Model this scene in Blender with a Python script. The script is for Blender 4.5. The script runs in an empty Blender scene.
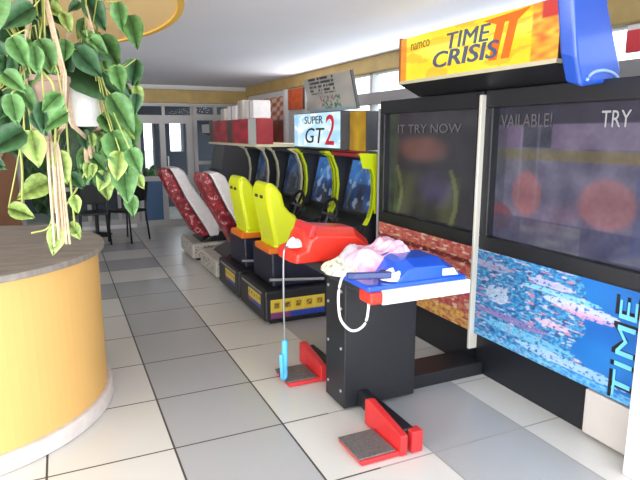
import bpy, bmesh, math, random
from mathutils import Vector, Matrix, noise
random.seed(7)
PI = math.pi
scene = bpy.context.scene
COL = scene.collection

# ---------------------------------------------------------------- helpers
def lin(c):
    return tuple((v/12.92 if v <= .04045 else ((v+.055)/1.055)**2.4) for v in c)

def mat(name, rgb, rough=.5, metal=0., spec=.5, var=.0, vscale=8., bump=0., coat=0.):
    """procedural principled material; rgb in display 0..255"""
    m = bpy.data.materials.new(name); m.use_nodes = True
    nt = m.node_tree; b = nt.nodes['Principled BSDF']
    c = lin([v/255 for v in rgb])
    b.inputs['Roughness'].default_value = rough
    b.inputs['Metallic'].default_value = metal
    b.inputs['Specular IOR Level'].default_value = spec
    b.inputs['Coat Weight'].default_value = coat
    b.inputs['Coat Roughness'].default_value = .1
    if var > 0 or bump > 0:
        tc = nt.nodes.new('ShaderNodeTexCoord')
        n = nt.nodes.new('ShaderNodeTexNoise'); n.inputs['Scale'].default_value = vscale
        n.inputs['Detail'].default_value = 5
        nt.links.new(tc.outputs['Object'], n.inputs['Vector'])
        r = nt.nodes.new('ShaderNodeValToRGB')
        r.color_ramp.elements[0].position = .3; r.color_ramp.elements[1].position = .7
        r.color_ramp.elements[0].color = (*[max(0, v*(1-var)) for v in c], 1)
        r.color_ramp.elements[1].color = (*[min(1, v*(1+var)) for v in c], 1)
        nt.links.new(n.outputs['Fac'], r.inputs['Fac'])
        nt.links.new(r.outputs['Color'], b.inputs['Base Color'])
        if bump > 0:
            bp = nt.nodes.new('ShaderNodeBump'); bp.inputs['Strength'].default_value = bump
            bp.inputs['Distance'].default_value = .01
            nt.links.new(n.outputs['Fac'], bp.inputs['Height'])
            nt.links.new(bp.outputs['Normal'], b.inputs['Normal'])
    else:
        b.inputs['Base Color'].default_value = (*c, 1)
    return m

def mat_art(name, emit=0., rough=.35):
    """printed artwork / screen picture held in the mesh's colour attribute"""
    m = bpy.data.materials.new(name); m.use_nodes = True
    nt = m.node_tree; b = nt.nodes['Principled BSDF']
    a = nt.nodes.new('ShaderNodeVertexColor'); a.layer_name = 'Col'
    if emit > 0:
        b.inputs['Base Color'].default_value = (.012, .012, .015, 1)
        nt.links.new(a.outputs['Color'], b.inputs['Emission Color'])
        b.inputs['Emission Strength'].default_value = emit
    else:
        nt.links.new(a.outputs['Color'], b.inputs['Base Color'])
    b.inputs['Roughness'].default_value = rough
    return m

def link(name, me, parent=None):
    o = bpy.data.objects.new(name, me); COL.objects.link(o)
    if parent: o.parent = parent
    return o

def obj(name, bm, m, parent=None, bevel=0., smooth=False, seg=2, subsurf=0, weld=True):
    if weld: bmesh.ops.recalc_face_normals(bm, faces=bm.faces)
    me = bpy.data.meshes.new(name); bm.to_mesh(me); bm.free()
    for mm in (m if isinstance(m, (list, tuple)) else [m]): me.materials.append(mm)
    if smooth:
        for p in me.polygons: p.use_smooth = True
    o = link(name, me, parent)
    if bevel > 0:
        md = o.modifiers.new('bevel', 'BEVEL'); md.width = bevel; md.segments = seg
        md.limit_method = 'ANGLE'; md.angle_limit = math.radians(40)
    if subsurf:
        md = o.modifiers.new('sub', 'SUBSURF'); md.levels = subsurf; md.render_levels = subsurf
    return o

def tag(o, label, cat, group=None, kind=None):
    o['label'] = label; o['category'] = cat
    if group: o['group'] = group
    if kind: o['kind'] = kind
    return o

def thing(name, label, cat, loc=(0, 0, 0), group=None):
    o = bpy.data.objects.new(name, None); COL.objects.link(o)
    o.location = loc; o.empty_display_size = .1
    return tag(o, label, cat, group)

def struct(name, bm, m, parent=None, **k):
    o = obj(name, bm, m, parent, **k)
    if not parent: o['kind'] = 'structure'
    return o

def BM(): return bmesh.new()

def bx(bm, x0, x1, y0, y1, z0, z1, mi=0):
    v = [bm.verts.new((x, y, z)) for x in (x0, x1) for y in (y0, y1) for z in (z0, z1)]
    for f in ((0,1,3,2), (4,6,7,5), (0,4,5,1), (2,3,7,6), (0,2,6,4), (1,5,7,3)):
        fc = bm.faces.new([v[i] for i in f]); fc.material_index = mi
    return bm

def prism(bm, poly, axis, a, b, mi=0):
    """poly of 2D points; axis 'y': pts are (x,z); 'z': (x,y); 'x': (y,z)"""
    def P(p, t):
        return (p[0], t, p[1]) if axis == 'y' else ((p[0], p[1], t) if axis == 'z' else (t, p[0], p[1]))
    A = [bm.verts.new(P(p, a)) for p in poly]; B = [bm.verts.new(P(p, b)) for p in poly]
    n = len(poly)
    f = [bm.faces.new(A), bm.faces.new(B[::-1])]
    for i in range(n):
        f.append(bm.faces.new((A[i], B[i], B[(i+1) % n], A[(i+1) % n])))
    for q in f: q.material_index = mi
    return bm

def tube(bm, pts, r, n=8, caps=True, mi=0):
    pts = [Vector(p) for p in pts]; rings = []
    for i, p in enumerate(pts):
        d = (pts[min(i+1, len(pts)-1)] - pts[max(i-1, 0)])
        d = d.normalized() if d.length > 1e-9 else Vector((0, 0, 1))
        up = Vector((0, 0, 1)) if abs(d.z) < .9 else Vector((1, 0, 0))
        s = d.cross(up).normalized(); t = d.cross(s).normalized()
        rr = r[i] if isinstance(r, (list, tuple)) else r
        rings.append([bm.verts.new(p + rr*(math.cos(2*PI*k/n)*s + math.sin(2*PI*k/n)*t)) for k in range(n)])
    for a, b in zip(rings, rings[1:]):
        for k in range(n):
            f = bm.faces.new((a[k], a[(k+1) % n], b[(k+1) % n], b[k])); f.material_index = mi
    if caps:
        bm.faces.new(rings[0]).material_index = mi; bm.faces.new(rings[-1][::-1]).material_index = mi
    return bm

def spline(pts, k=8):
    """Catmull-Rom through pts"""
    P = [Vector(p) for p in pts]; P = [2*P[0]-P[1]] + P + [2*P[-1]-P[-2]]; out = []
    for i in range(1, len(P)-2):
        for j in range(k):
            t = j/k
            out.append(.5*((2*P[i]) + (P[i+1]-P[i-1])*t + (2*P[i-1]-5*P[i]+4*P[i+1]-P[i+2])*t*t + (3*P[i]-P[i-1]-3*P[i+1]+P[i+2])*t**3))
    out.append(P[-2]); return out

def lathe(bm, prof, c=(0, 0), n=32, mi=0):
    rings = []
    for r, z in prof:
        rings.append([bm.verts.new((c[0]+r*math.cos(2*PI*k/n), c[1]+r*math.sin(2*PI*k/n), z)) for k in range(n)])
    for a, b in zip(rings, rings[1:]):
        for k in range(n):
            bm.faces.new((a[k], a[(k+1) % n], b[(k+1) % n], b[k])).material_index = mi
    bm.faces.new(rings[0][::-1]); bm.faces.new(rings[-1]); return bm

def art(name, o, u, v, nu, nv, fn, m, parent):
    """flat printed sheet / screen picture: grid with colours fn(s,t)->rgb 0..255; s along u, t along v"""
    bm = BM(); o = Vector(o); u = Vector(u); v = Vector(v)
    lay = bm.loops.layers.float_color.new('Col')
    g = [[bm.verts.new(o+u*(i/nu)+v*(j/nv)) for j in range(nv+1)] for i in range(nu+1)]
    for i in range(nu):
        for j in range(nv):
            f = bm.faces.new((g[i][j], g[i+1][j], g[i+1][j+1], g[i][j+1]))
            for l, (di, dj) in zip(f.loops, ((0, 0), (1, 0), (1, 1), (0, 1))):
                c = fn((i+di)/nu, (j+dj)/nv)
                l[lay] = (*lin([max(0, min(255, q))/255 for q in c]), 1)
    return obj(name, bm, m, parent, weld=False)

def text(name, body, o, u, v, w, h, m, parent, depth=.003, shear=0., bold=.0):
    """raised lettering filling w x h from corner o, reading along u, up along v"""
    cu = bpy.data.curves.new('t', 'FONT'); cu.body = body; cu.extrude = .02; cu.offset = bold; cu.shear = shear
    cu.align_x = 'LEFT'; cu.resolution_u = 3
    t = bpy.data.objects.new('t', cu); COL.objects.link(t)
    dg = bpy.context.evaluated_depsgraph_get(); dg.update()
    me = bpy.data.meshes.new_from_object(t.evaluated_get(dg))
    bpy.data.objects.remove(t); bpy.data.curves.remove(cu)
    xs = [p.co.x for p in me.vertices]; ys = [p.co.y for p in me.vertices]
    x0, x1, y0, y1 = min(xs), max(xs), min(ys), max(ys)
    o = Vector(o); u = Vector(u).normalized(); v = Vector(v).normalized(); n = u.cross(v)
    for p in me.vertices:
        c = p.co.copy()
        p.co = o + u*((c.x-x0)/(x1-x0)*w) + v*((c.y-y0)/(y1-y0)*h) + n*(depth if c.z > 0 else 0.0005)
    me.name = name; me.materials.clear(); me.materials.append(m)
    return link(name, me, parent)

def N(x, y, z=0): return noise.noise(Vector((x, y, z)))
def mix(a, b, t):
    t = max(0, min(1, t)); return tuple(p+(q-p)*t for p, q in zip(a, b))

# ---------------------------------------------------------------- materials
M = dict(
 white_wall=mat('white_plaster', (222, 222, 222), .8, var=.02, vscale=3),
 ceiling=mat('ceiling_paint', (232, 235, 246), .85, var=.015, vscale=2),
 brown_wall=mat('brown_wall', (142, 96, 66), .7, var=.08, vscale=4),
 wood=mat('honey_wood_beam', (186, 158, 98), .5, var=.12, vscale=5),
 soffit=mat('soffit_paint', (232, 200, 140), .75, var=.02, vscale=3),
 soffit_edge=mat('soffit_edge', (216, 172, 70), .6),
 frame=mat('aluminium_frame', (178, 174, 172), .45, .25),
 frame_white=mat('white_frame', (235, 235, 236), .45),
 yellow_wall=mat('yellow_counter_paint', (224, 178, 106), .6, var=.02, vscale=4),
 stone=mat('pale_stone_skirt', (214, 205, 200), .45, var=.08, vscale=18),
 black=mat('black_laminate', (30, 31, 35), .42, var=.12, vscale=40),
 black2=mat('black_panel', (40, 42, 48), .5),
 kick=mat('black_kick', (24, 26, 32), .38),
 rubber=mat('black_rubber', (22, 22, 22), .7),
 white_pl=mat('white_plastic', (238, 236, 230), .35),
 cream_pl=mat('cream_trim', (205, 196, 165), .45),
 seat_yellow=mat('yellow_plastic', (222, 232, 12), .35, coat=.3),
 trim_yellow=mat('yellow_green_trim', (205, 222, 20), .4),
 cream_trim2=mat('ivory_edge', (206, 202, 190), .45),
 orange=mat('orange_plastic', (238, 120, 30), .4),
 navy=mat('navy_plastic', (22, 25, 44), .4),
 seat_red=mat('maroon_red_shell', (142, 26, 36), .4, var=.25, vscale=14),
 seat_white=mat('white_vinyl', (222, 214, 212), .45, var=.06, vscale=20),
 base_white=mat('dirty_white_plastic', (190, 182, 170), .5, var=.15, vscale=15),
 red=mat('red_plastic', (232, 52, 34), .35, coat=.3),
 red2=mat('red_metal', (206, 48, 50), .45, var=.06, vscale=20),
 tread=mat('worn_rubber_tread', (104, 100, 98), .6, var=.25, vscale=60, bump=.4),
 blue=mat('blue_plastic', (28, 88, 214), .32, coat=.4),
 blue_wing=mat('blue_gloss_plastic', (28, 80, 182), .28, coat=.5),
 blue_dark=mat('dark_blue_plastic', (22, 44, 110), .35),
 lblue=mat('light_blue_tape', (96, 190, 236), .5),
 grey=mat('grey_plastic', (150, 150, 152), .5),
 steel=mat('steel_cable', (165, 168, 172), .35, .6),
 darkgrey=mat('dark_grey', (70, 70, 74), .5),
 ivory_panel=mat('ivory_vent_panel', (196, 188, 180), .5, var=.03, vscale=6),
 marq_red=mat('dark_red_board', (150, 34, 40), .5, var=.2, vscale=10),
 tin=mat('pale_grey_board', (188, 190, 190), .5),
 chair=mat('black_chair_metal', (26, 26, 28), .45),
 rope=mat('jute_rope', (214, 188, 158), .85, var=.15, vscale=60),
 pot=mat('white_pot', (236, 234, 232), .5, var=.03, vscale=10),
 pot2=mat('beige_pot', (168, 140, 124), .7, var=.08, vscale=12),
 soil=mat('soil', (52, 38, 28), .9, var=.3, vscale=40),
 leaf0=mat('leaf_dark', (60, 98, 62), .42, var=.3, vscale=45),
 leaf1=mat('leaf_mid', (92, 136, 74), .45, var=.32, vscale=50),
 leaf2=mat('leaf_variegated', (156, 182, 98), .45, var=.34, vscale=55),
 vine=mat('vine_stem', (168, 176, 96), .5),
 white_ink=mat('white_ink', (232, 236, 244), .5),
 cyan_ink=mat('cyan_ink', (120, 208, 240), .45),
 black_ink=mat('black_ink', (20, 20, 28), .5),
 red_ink=mat('red_ink', (214, 36, 52), .5),
 logo_ink=mat('slate_blue_ink', (84, 92, 124), .45),
 orange_ink=mat('orange_ink', (232, 112, 24), .45),
 olive_ink=mat('olive_ink', (122, 104, 30), .5),
 tree=mat('outside_foliage', (60, 88, 50), .8, var=.4, vscale=6),
 outside=mat('outside_dark_wall', (58, 62, 72), .8, var=.1, vscale=2),
 pave=mat('outside_paving', (150, 148, 142), .8, var=.08, vscale=3),
 art=mat_art('printed_artwork'), screen=mat_art('screen_picture', .62, .12), board=mat_art('printed_board', 0, .45),
 lit=mat_art('backlit_print', 1.0, .3),
)
def mat_glass():
    m = bpy.data.materials.new('window_glass'); m.use_nodes = True
    nt = m.node_tree; nt.nodes.clear()
    o = nt.nodes.new('ShaderNodeOutputMaterial'); mx = nt.nodes.new('ShaderNodeMixShader')
    t = nt.nodes.new('ShaderNodeBsdfTransparent'); g = nt.nodes.new('ShaderNodeBsdfGlossy')
    g.inputs['Roughness'].default_value = .02
    fr = nt.nodes.new('ShaderNodeFresnel'); fr.inputs['IOR'].default_value = 1.12
    t.inputs['Color'].default_value = (.93, .95, .95, 1)
    nt.links.new(fr.outputs[0], mx.inputs[0]); nt.links.new(t.outputs[0], mx.inputs[1]); nt.links.new(g.outputs[0], mx.inputs[2])
    nt.links.new(mx.outputs[0], o.inputs[0]); return m
def mat_speckle():
    m = mat('speckled_maroon', (140, 28, 38), .4); nt = m.node_tree; b = nt.nodes['Principled BSDF']
    tc = nt.nodes.new('ShaderNodeTexCoord'); n = nt.nodes.new('ShaderNodeTexNoise'); n.inputs['Scale'].default_value = 17; n.inputs['Detail'].default_value = 3
    r = nt.nodes.new('ShaderNodeValToRGB'); r.color_ramp.interpolation = 'CONSTANT'; e = r.color_ramp.elements
    e[0].position = 0; e[0].color = (*lin((.42, .08, .11)), 1); e[1].position = .47; e[1].color = (*lin((.60, .13, .17)), 1)
    q = e.new(.60); q.color = (*lin((.80, .62, .62)), 1); q = e.new(.66); q.color = (*lin((.5, .1, .14)), 1)
    nt.links.new(tc.outputs['Object'], n.inputs['Vector']); nt.links.new(n.outputs['Fac'], r.inputs['Fac']); nt.links.new(r.outputs['Color'], b.inputs['Base Color'])
    return m
M['seat_red'] = mat_speckle()
M['glass'] = mat_glass()
def ink_emit(name, rgb, e):
    m = bpy.data.materials.new(name); m.use_nodes = True; b = m.node_tree.nodes['Principled BSDF']
    c = (*lin([q/255 for q in rgb]), 1)
    b.inputs['Base Color'].default_value = (.01, .01, .01, 1); b.inputs['Emission Color'].default_value = c
    b.inputs['Emission Strength'].default_value = e; return m
M['ticker'] = ink_emit('screen_lettering', (186, 186, 190), .8)
M['ticker_dim'] = ink_emit('screen_lettering_dim', (96, 92, 98), .8)

TX, TY, TP, TQ = .42, 2.12, .596, .592
def mat_floor():
    m = bpy.data.materials.new('floor_tiles'); m.use_nodes = True
    nt = m.node_tree; L = nt.links; b = nt.nodes['Principled BSDF']
    tc = nt.nodes.new('ShaderNodeTexCoord'); sp = nt.nodes.new('ShaderNodeSeparateXYZ')
    L.new(tc.outputs['Object'], sp.inputs[0])
    def mth(op, a, c=None, d=None):
        n = nt.nodes.new('ShaderNodeMath'); n.operation = op
        for i, q in enumerate((a, c, d)):
            if q is None: continue
            if isinstance(q, (int, float)): n.inputs[i].default_value = q
            else: L.new(q, n.inputs[i])
        return n.outputs[0]
    u = mth('DIVIDE', mth('SUBTRACT', sp.outputs[0], TX), TP); v = mth('DIVIDE', mth('SUBTRACT', sp.outputs[1], TY), TQ)
    cu, cv = mth('FLOOR', u), mth('FLOOR', v); fu, fv = mth('FRACT', u), mth('FRACT', v)
    def eq(a, k): return mth('COMPARE', a, k, .1)
    strip = mth('MULTIPLY', mth('MAXIMUM', eq(cu, 0), eq(cu, 2)), mth('LESS_THAN', cv, 7.1 - .6))
    cross = mth('MULTIPLY', mth('MAXIMUM', mth('MAXIMUM', eq(cv, 6), eq(cv, 8)), eq(cv, 10)), mth('LESS_THAN', cu, .5))
    grey = mth('MAXIMUM', strip, cross)
    def edge(f): return mth('MINIMUM', f, mth('SUBTRACT', 1, f))
    e = mth('MINIMUM', edge(fu), edge(fv))
    line = mth('LESS_THAN', e, .009)
    n = nt.nodes.new('ShaderNodeTexNoise'); n.inputs['Scale'].default_value = 1.6; n.inputs['Detail'].default_value = 6
    L.new(tc.outputs['Object'], n.inputs['Vector'])
    n2 = nt.nodes.new('ShaderNodeTexNoise'); n2.inputs['Scale'].default_value = 140; n2.inputs['Detail'].default_value = 2
    L.new(tc.outputs['Object'], n2.inputs['Vector'])
    def rgbmix(f, a, c, blend='MIX'):
        q = nt.nodes.new('ShaderNodeMix'); q.data_type = 'RGBA'; q.blend_type = blend
        if isinstance(f, (int, float)): q.inputs[0].default_value = f
        else: L.new(f, q.inputs[0])
        for s, i in ((a, 6), (c, 7)):
            if isinstance(s, tuple): q.inputs[i].default_value = (*lin([w/255 for w in s]), 1)
            else: L.new(s, q.inputs[i])
        return q.outputs[2]
    base = rgbmix(grey, (216, 213, 206), (176, 176, 176))
    base = rgbmix(.05, base, n2.outputs['Color'], 'SOFT_LIGHT')
    # dirty joints: dark along the long strip, paler at the right where they are cleaner
    far = mth('LESS_THAN', sp.outputs[0], 1.3)
    jc = rgbmix(far, (158, 154, 146), (70, 64, 58))
    base = rgbmix(line, base, jc)
    L.new(base, b.inputs['Base Color'])
    rn = mth('MULTIPLY_ADD', n.outputs['Fac'], .04, .22)
    L.new(mth('MAXIMUM', rn, mth('MULTIPLY', line, .7)), b.inputs['Roughness'])
    b.inputs['Specular IOR Level'].default_value = .55
    return m
M['floor'] = mat_floor()

def mat_laminate():
    m = bpy.data.materials.new('counter_laminate'); m.use_nodes = True
    nt = m.node_tree; L = nt.links; b = nt.nodes['Principled BSDF']
    tc = nt.nodes.new('ShaderNodeTexCoord'); mp = nt.nodes.new('ShaderNodeMapping')
    mp.inputs['Scale'].default_value = (3, 14, 3); mp.inputs['Rotation'].default_value = (0, 0, .35)
    n = nt.nodes.new('ShaderNodeTexNoise'); n.inputs['Scale'].default_value = 1.8; n.inputs['Detail'].default_value = 7; n.inputs['Distortion'].default_value = .8
    r = nt.nodes.new('ShaderNodeValToRGB')
    r.color_ramp.elements[0].position = .3; r.color_ramp.elements[1].position = .72
    r.color_ramp.elements[0].color = (*lin((.47, .44, .41)), 1); r.color_ramp.elements[1].color = (*lin((.63, .60, .57)), 1)
    L.new(tc.outputs['Object'], mp.inputs[0]); L.new(mp.outputs[0], n.inputs['Vector'])
    L.new(n.outputs['Fac'], r.inputs[0]); L.new(r.outputs[0], b.inputs['Base Color'])
    b.inputs['Roughness'].default_value = .38; return m
M['laminate'] = mat_laminate()

# ---------------------------------------------------------------- room shell
XL, XR, YF, YB, ZC = -4.2, 3.15, -2.6, 10.0, 2.40
struct('floor', bx(BM(), XL-.2, XR+.2, YF-.2, YB+.2, -.1, 0), M['floor'])
struct('ceiling', bx(BM(), XL-.2, XR+.2, YF-.2, YB+.2, ZC, ZC+.12), M['ceiling'])
# outside ground, so the windows look onto a place
struct('ground_outside', bx(BM(), -40, 40, -40, 60, -.4, -.12), M['pave'])

def wall_x(name, x0, x1, y0, y1, openings, m):
    """wall lying along y with openings (ya,yb,za,zb)"""
    bm = BM(); ys = sorted({y0, y1, *[o[0] for o in openings], *[o[1] for o in openings]})
    for a, b in zip(ys, ys[1:]):
        op = sorted([(o[2], o[3]) for o in openings if o[0] <= a and o[1] >= b])
        z = 0
        for za, zb in op:
            if za > z: bx(bm, x0, x1, a, b, z, za)
            z = zb
        if z < ZC: bx(bm, x0, x1, a, b, z, ZC)
    return struct(name, bm, m)
def wall_y(name, y0, y1, x0, x1, openings, m):
    bm = BM(); xs = sorted({x0, x1, *[o[0] for o in openings], *[o[1] for o in openings]})
    for a, b in zip(xs, xs[1:]):
        op = sorted([(o[2], o[3]) for o in openings if o[0] <= a and o[1] >= b]); z = 0
        for za, zb in op:
            if za > z: bx(bm, a, b, y0, y1, z, za)
            z = zb
        if z < ZC: bx(bm, a, b, y0, y1, z, ZC)
    return struct(name, bm, m)

# right wall: glazed band above the machines
wall_x('wall_right', XR, XR+.15, YF, YB, [(-1.8, 7.3, 1.0, 2.27)], M['white_wall'])
def window_x(name, x, ya, yb, za, zb, mull, transom):
    bm = BM()
    for y in mull: bx(bm, x-.03, x+.05, y-.03, y+.03, za, zb)
    bx(bm, x-.03, x+.05, ya, yb, za, za+.05); bx(bm, x-.03, x+.05, ya, yb, zb-.04, zb)
    w = struct(name, bm, M['frame_white'])
    for t0, t1 in transom: obj('transom', bx(BM(), x-.055, x+.06, ya, yb, t0, t1), M['frame'], w, bevel=.006)
    obj('pane', bx(BM(), x+.01, x+.016, ya, yb, za, zb), M['glass'], w)
    return w
window_x('window_1', XR+.06, -1.8, 7.3, 1.0, 2.27, [-1.77, -.4, 1.0, 2.3, 3.4, 4.4, 5.57, 6.4, 7.27], [(1.91, 2.035)])
# back wall: glass door and glazed side lights
wall_y('wall_back', YB, YB+.15, XL, XR, [(-.62, 1.12, .06, 2.09), (1.12, 2.95, 0, 2.09)], M['white_wall'])
def window_y(name, y, xa, xb, za, zb, mull, rails, pane=True):
    bm = BM()
    for x, w in mull: bx(bm, x-w/2, x+w/2, y-.03, y+.05, za, zb)
    for r0, r1 in rails: bx(bm, xa, xb, y-.035, y+.055, r0, r1)
    w = struct(name, bm, M['frame'])
    if pane: obj('pane', bx(BM(), xa, xb, y+.01, y+.016, za, zb), M['glass'], w)
    return w
window_y('window_2', YB+.05, -.62, 1.12, .06, 2.09, [(-.6, .06), (-.12, .05), (.38, .06), (.86, .05), (1.14, .11)], [(.06, .14), (.66, .72), (1.82, 1.92), (2.05, 2.09)])
window_y('window_3', YB+.05, 2.16, 2.95, 0, 2.09, [(2.19, .08), (2.56, .06), (2.93, .06)], [(0, .12), (1.05, 1.11), (1.82, 1.92), (2.05, 2.09)])
window_y('window_4', YB+.05, 1.18, 2.16, 1.84, 2.09, [(1.2, .06), (1.66, .05), (2.14, .04)], [(1.84, 1.9), (2.05, 2.09)])
bm = BM(); y = YB+.05
for x, w in ((1.22, .08), (1.63, .09), (2.1, .12)): bx(bm, x-w/2, x+w/2, y-.03, y+.05, 0, 1.84)
for r0, r1 in ((0, .1), (.78, .86), (1.76, 1.84)): bx(bm, 1.19, 2.15, y-.035, y+.055, r0, r1)
d = struct('door_1', bm, M['frame'])
obj('pane', bx(BM(), 1.19, 2.15, y+.01, y+.016, .1, 1.8), M['glass'], d)
obj('lower_reflection', bx(BM(), 1.23, 1.6, y-.005, y+.03, .1, .78), mat('blue_grey_reflection', (72, 104, 140), .3), d)  # blue reflection in the lower door glass, painted as a solid slab
obj('handle', tube(BM(), [(1.70, y-.03, .95), (1.70, y-.09, .95), (1.70, y-.09, 1.2), (1.70, y-.03, 1.2)], .012), M['steel'], d)
# left wall with window openings (behind the counter, out of view) and the glazed shop front behind the camera
wall_x('wall_left', XL-.15, XL, YF, YB, [(-2.2, 5.0, .9, 2.2)], M['white_wall'])
window_x('window_5', XL-.1, -2.2, 5.0, .9, 2.2, [-2.17, -.7, .8, 2.3, 3.8, 4.97], [])
wall_y('wall_front', YF-.15, YF, XL, XR, [(XL+.3, XR-.25, .1, 2.25)], M['white_wall'])
window_y('window_6', YF-.08, XL+.3, XR-.25, .1, 2.25, [(XL+.33, .06), (-2.2, .06), (-.5, .06), (1.2, .06), (XR-.28, .06)], [(.1, .16), (2.19, 2.25)])
# brown pier in the back left, honey wood beams under the ceiling
struct('wall_pier', bx(BM(), -1.7, -.63, YB-.1, YB, 0, ZC), M['brown_wall'])
struct('trim_1', bx(BM(), XL, XR, YB-.08, YB, 2.10, 2.325), M['wood'], bevel=.012)
struct('trim_2', bx(BM(), XR-.05, XR, YF, YB-.08, 2.235, ZC), M['wood'], bevel=.012)
# round soffit hung over the counter
bm = BM()
poly = [(-.62+1.23*math.cos(2*PI*k/96), 3.2+1.6*math.sin(2*PI*k/96)) for k in range(96)]
prism(bm, poly, 'z', 2.2, ZC)
for f in bm.faces:
    f.material_index = 1 if abs(f.calc_center_median().z-2.3) < .05 else 0
struct('trim_3', bx(BM(), XR-.05, XR, 7.98, 8.06, 1.3, 2.235), M['frame_white'])
s = struct('ceiling_soffit', bm, [M['soffit'], M['soffit']])
bm = BM()
po = [(-.62+1.245*math.cos(2*PI*k/96), 3.2+1.615*math.sin(2*PI*k/96)) for k in range(96)]
A = [bm.verts.new((*p, 2.19)) for p in po]; B = [bm.verts.new((*p, 2.25)) for p in po]
A2 = [bm.verts.new((-.62+(p[0]+.62)*.975, 3.2+(p[1]-3.2)*.978, 2.19)) for p in po]
B2 = [bm.verts.new((-.62+(p[0]+.62)*.975, 3.2+(p[1]-3.2)*.978, 2.25)) for p in po]
for k in range(96):
    j = (k+1) % 96
    for q in ((A, B), (B, B2), (B2, A2), (A2, A)): bm.faces.new((q[0][k], q[0][j], q[1][j], q[1][k]))
obj('edge_trim', bm, M['soffit_edge'], s, smooth=False)

# ---------------------------------------------------------------- reception counter
t = thing('reception_counter', 'round-ended yellow counter with grey-brown laminate top and pale stone skirt', 'counter', (-.665, 3.62, 0))
def round_poly(r, n=56, xe=-2.2):
    return [(r*math.cos(a), r*math.sin(a)) for a in [(-PI/2+PI*k/n) for k in range(n+1)]] + [(xe, r), (xe, -r)]
obj('front', prism(BM(), round_poly(.83), 'z', .09, .928), M['yellow_wall'], t)
obj('worktop', prism(BM(), round_poly(.868), 'z', .928, .963), M['laminate'], t, bevel=.006)
bm = BM(); pr = [(.862, 0), (.864, .07), (.845, .1), (.82, .105)]
prism(bm, round_poly(.862), 'z', 0, .095)
obj('skirt', bm, M['stone'], t, bevel=.012)

# ---------------------------------------------------------------- twin gun arcade cabinets
UX = (0, -1, 0); UZ = (0, 0, 1)          # reading direction on faces that look towards -X
CX = 2.45
def cab_unit(y0, y1, label, blue):
    t = thing('shooting_arcade_machine', label, 'arcade machine', (CX, (y0+y1)/2, 0), 'twin shooting machines')
    ym = (y0+y1)/2
    def P(name, bm, m, **k):
        o = obj(name, bm, m, t, **k); o.matrix_parent_inverse = Matrix.Translation((-CX, -ym, 0)); return o
    P('cabinet_body', bx(BM(), CX+.12, XR-.07, y0, y1, .02, 1.86), M['black'])
    P('kick_panel', bx(BM(), CX+.03, CX+.12, y0, y1, 0, .285), M['kick'])
    # bezel around the screen
    bm = BM(); a, b, z0, z1 = y0+.05, y1-.07, .945, 1.755
    bx(bm, CX, CX+.13, y0, y1, .86, z0); bx(bm, CX, CX+.13, y0, y1, z1, 1.86)
    bx(bm, CX, CX+.13, y0, a, z0, z1); bx(bm, CX, CX+.13, b, y1, z0, z1)
    P('screen_bezel', bm, M['black'], bevel=.006)
    return t, P, (a, b, z0, z1)

# colours of the picture on the right screen
def right_pic(s, t):      # s: left->right, t: bottom->top
    n = N(s*9, t*7, 1)*16; n2 = N(s*40, t*30, 3)*8
    if t > .865:
        return mix((50, 50, 60), (74, 66, 84), s+n*.02)
    c = mix((98, 96, 128), (128, 118, 152), .5+n*.04)
    if t > .70: c = mix((118, 92, 132), (140, 126, 160), s) if (int(s*5.3) != 1) else (74, 78, 96)
    if .62 < t < .70: c = mix((122, 116, 86), (146, 122, 84), s)
    if .50 < t < .62 and s < .30: c = mix(c, (112, 112, 118), .6)
    if .70 < t and s > .88: c = (78, 112, 172)
    if t < .58 and s > .86: c = mix(c, (84, 96, 156), .7)
    if s < .07 : c = mix(c, (70, 72, 84), .5)
    for cx, cy, rx, ry, col in ((.235, .37, .10, .16, (178, 104, 112)), (.72, .36, .15, .16, (172, 108, 122)), (.05, .17, .09, .10, (140, 66, 82))):
        d = ((s-cx)/rx)**2+((t-cy)/ry)**2
        c = mix(c, col, (1.25-d)*2.2)
    if t < .20: c = mix(c, (78, 78, 112), .7)
    if t < .18 and .2 < s < .6: c = mix(c, (126, 126, 140), .5+N(s*6, t*20)*.8)
    if .17 < s < .185 or .29 < s < .305: c = mix(c, (150, 138, 170), .4*(t > .3))
    g_ = sum(c)/3*.96
    return tuple((q*.68+g_*.32)+n+n2-6 for q in c)
def left_pic(s, t):
    n = N(s*8, t*6, 9)*10
    c = (48, 46, 50)
    if t > .86: c = (56, 54, 60)
    d = ((s-.40)/.34)**2+((t-.66)/.15)**2; c = mix(c, (112, 74, 66), (1-d)*1.3)
    d = ((s-.60)/.25)**2+((t-.30)/.2)**2; c = mix(c, (74, 66, 104), (1-d)*.9)
    for q in (.12, .74):
        if abs(s-q-.05*math.sin(t*7)) < .022 and t < .5: c = mix(c, (118, 130, 80), .6)
    if s < .12: c = mix(c, (70, 90, 52), .4+N(t*9, 1)*.5)
    return tuple(q+n for q in c)
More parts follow.
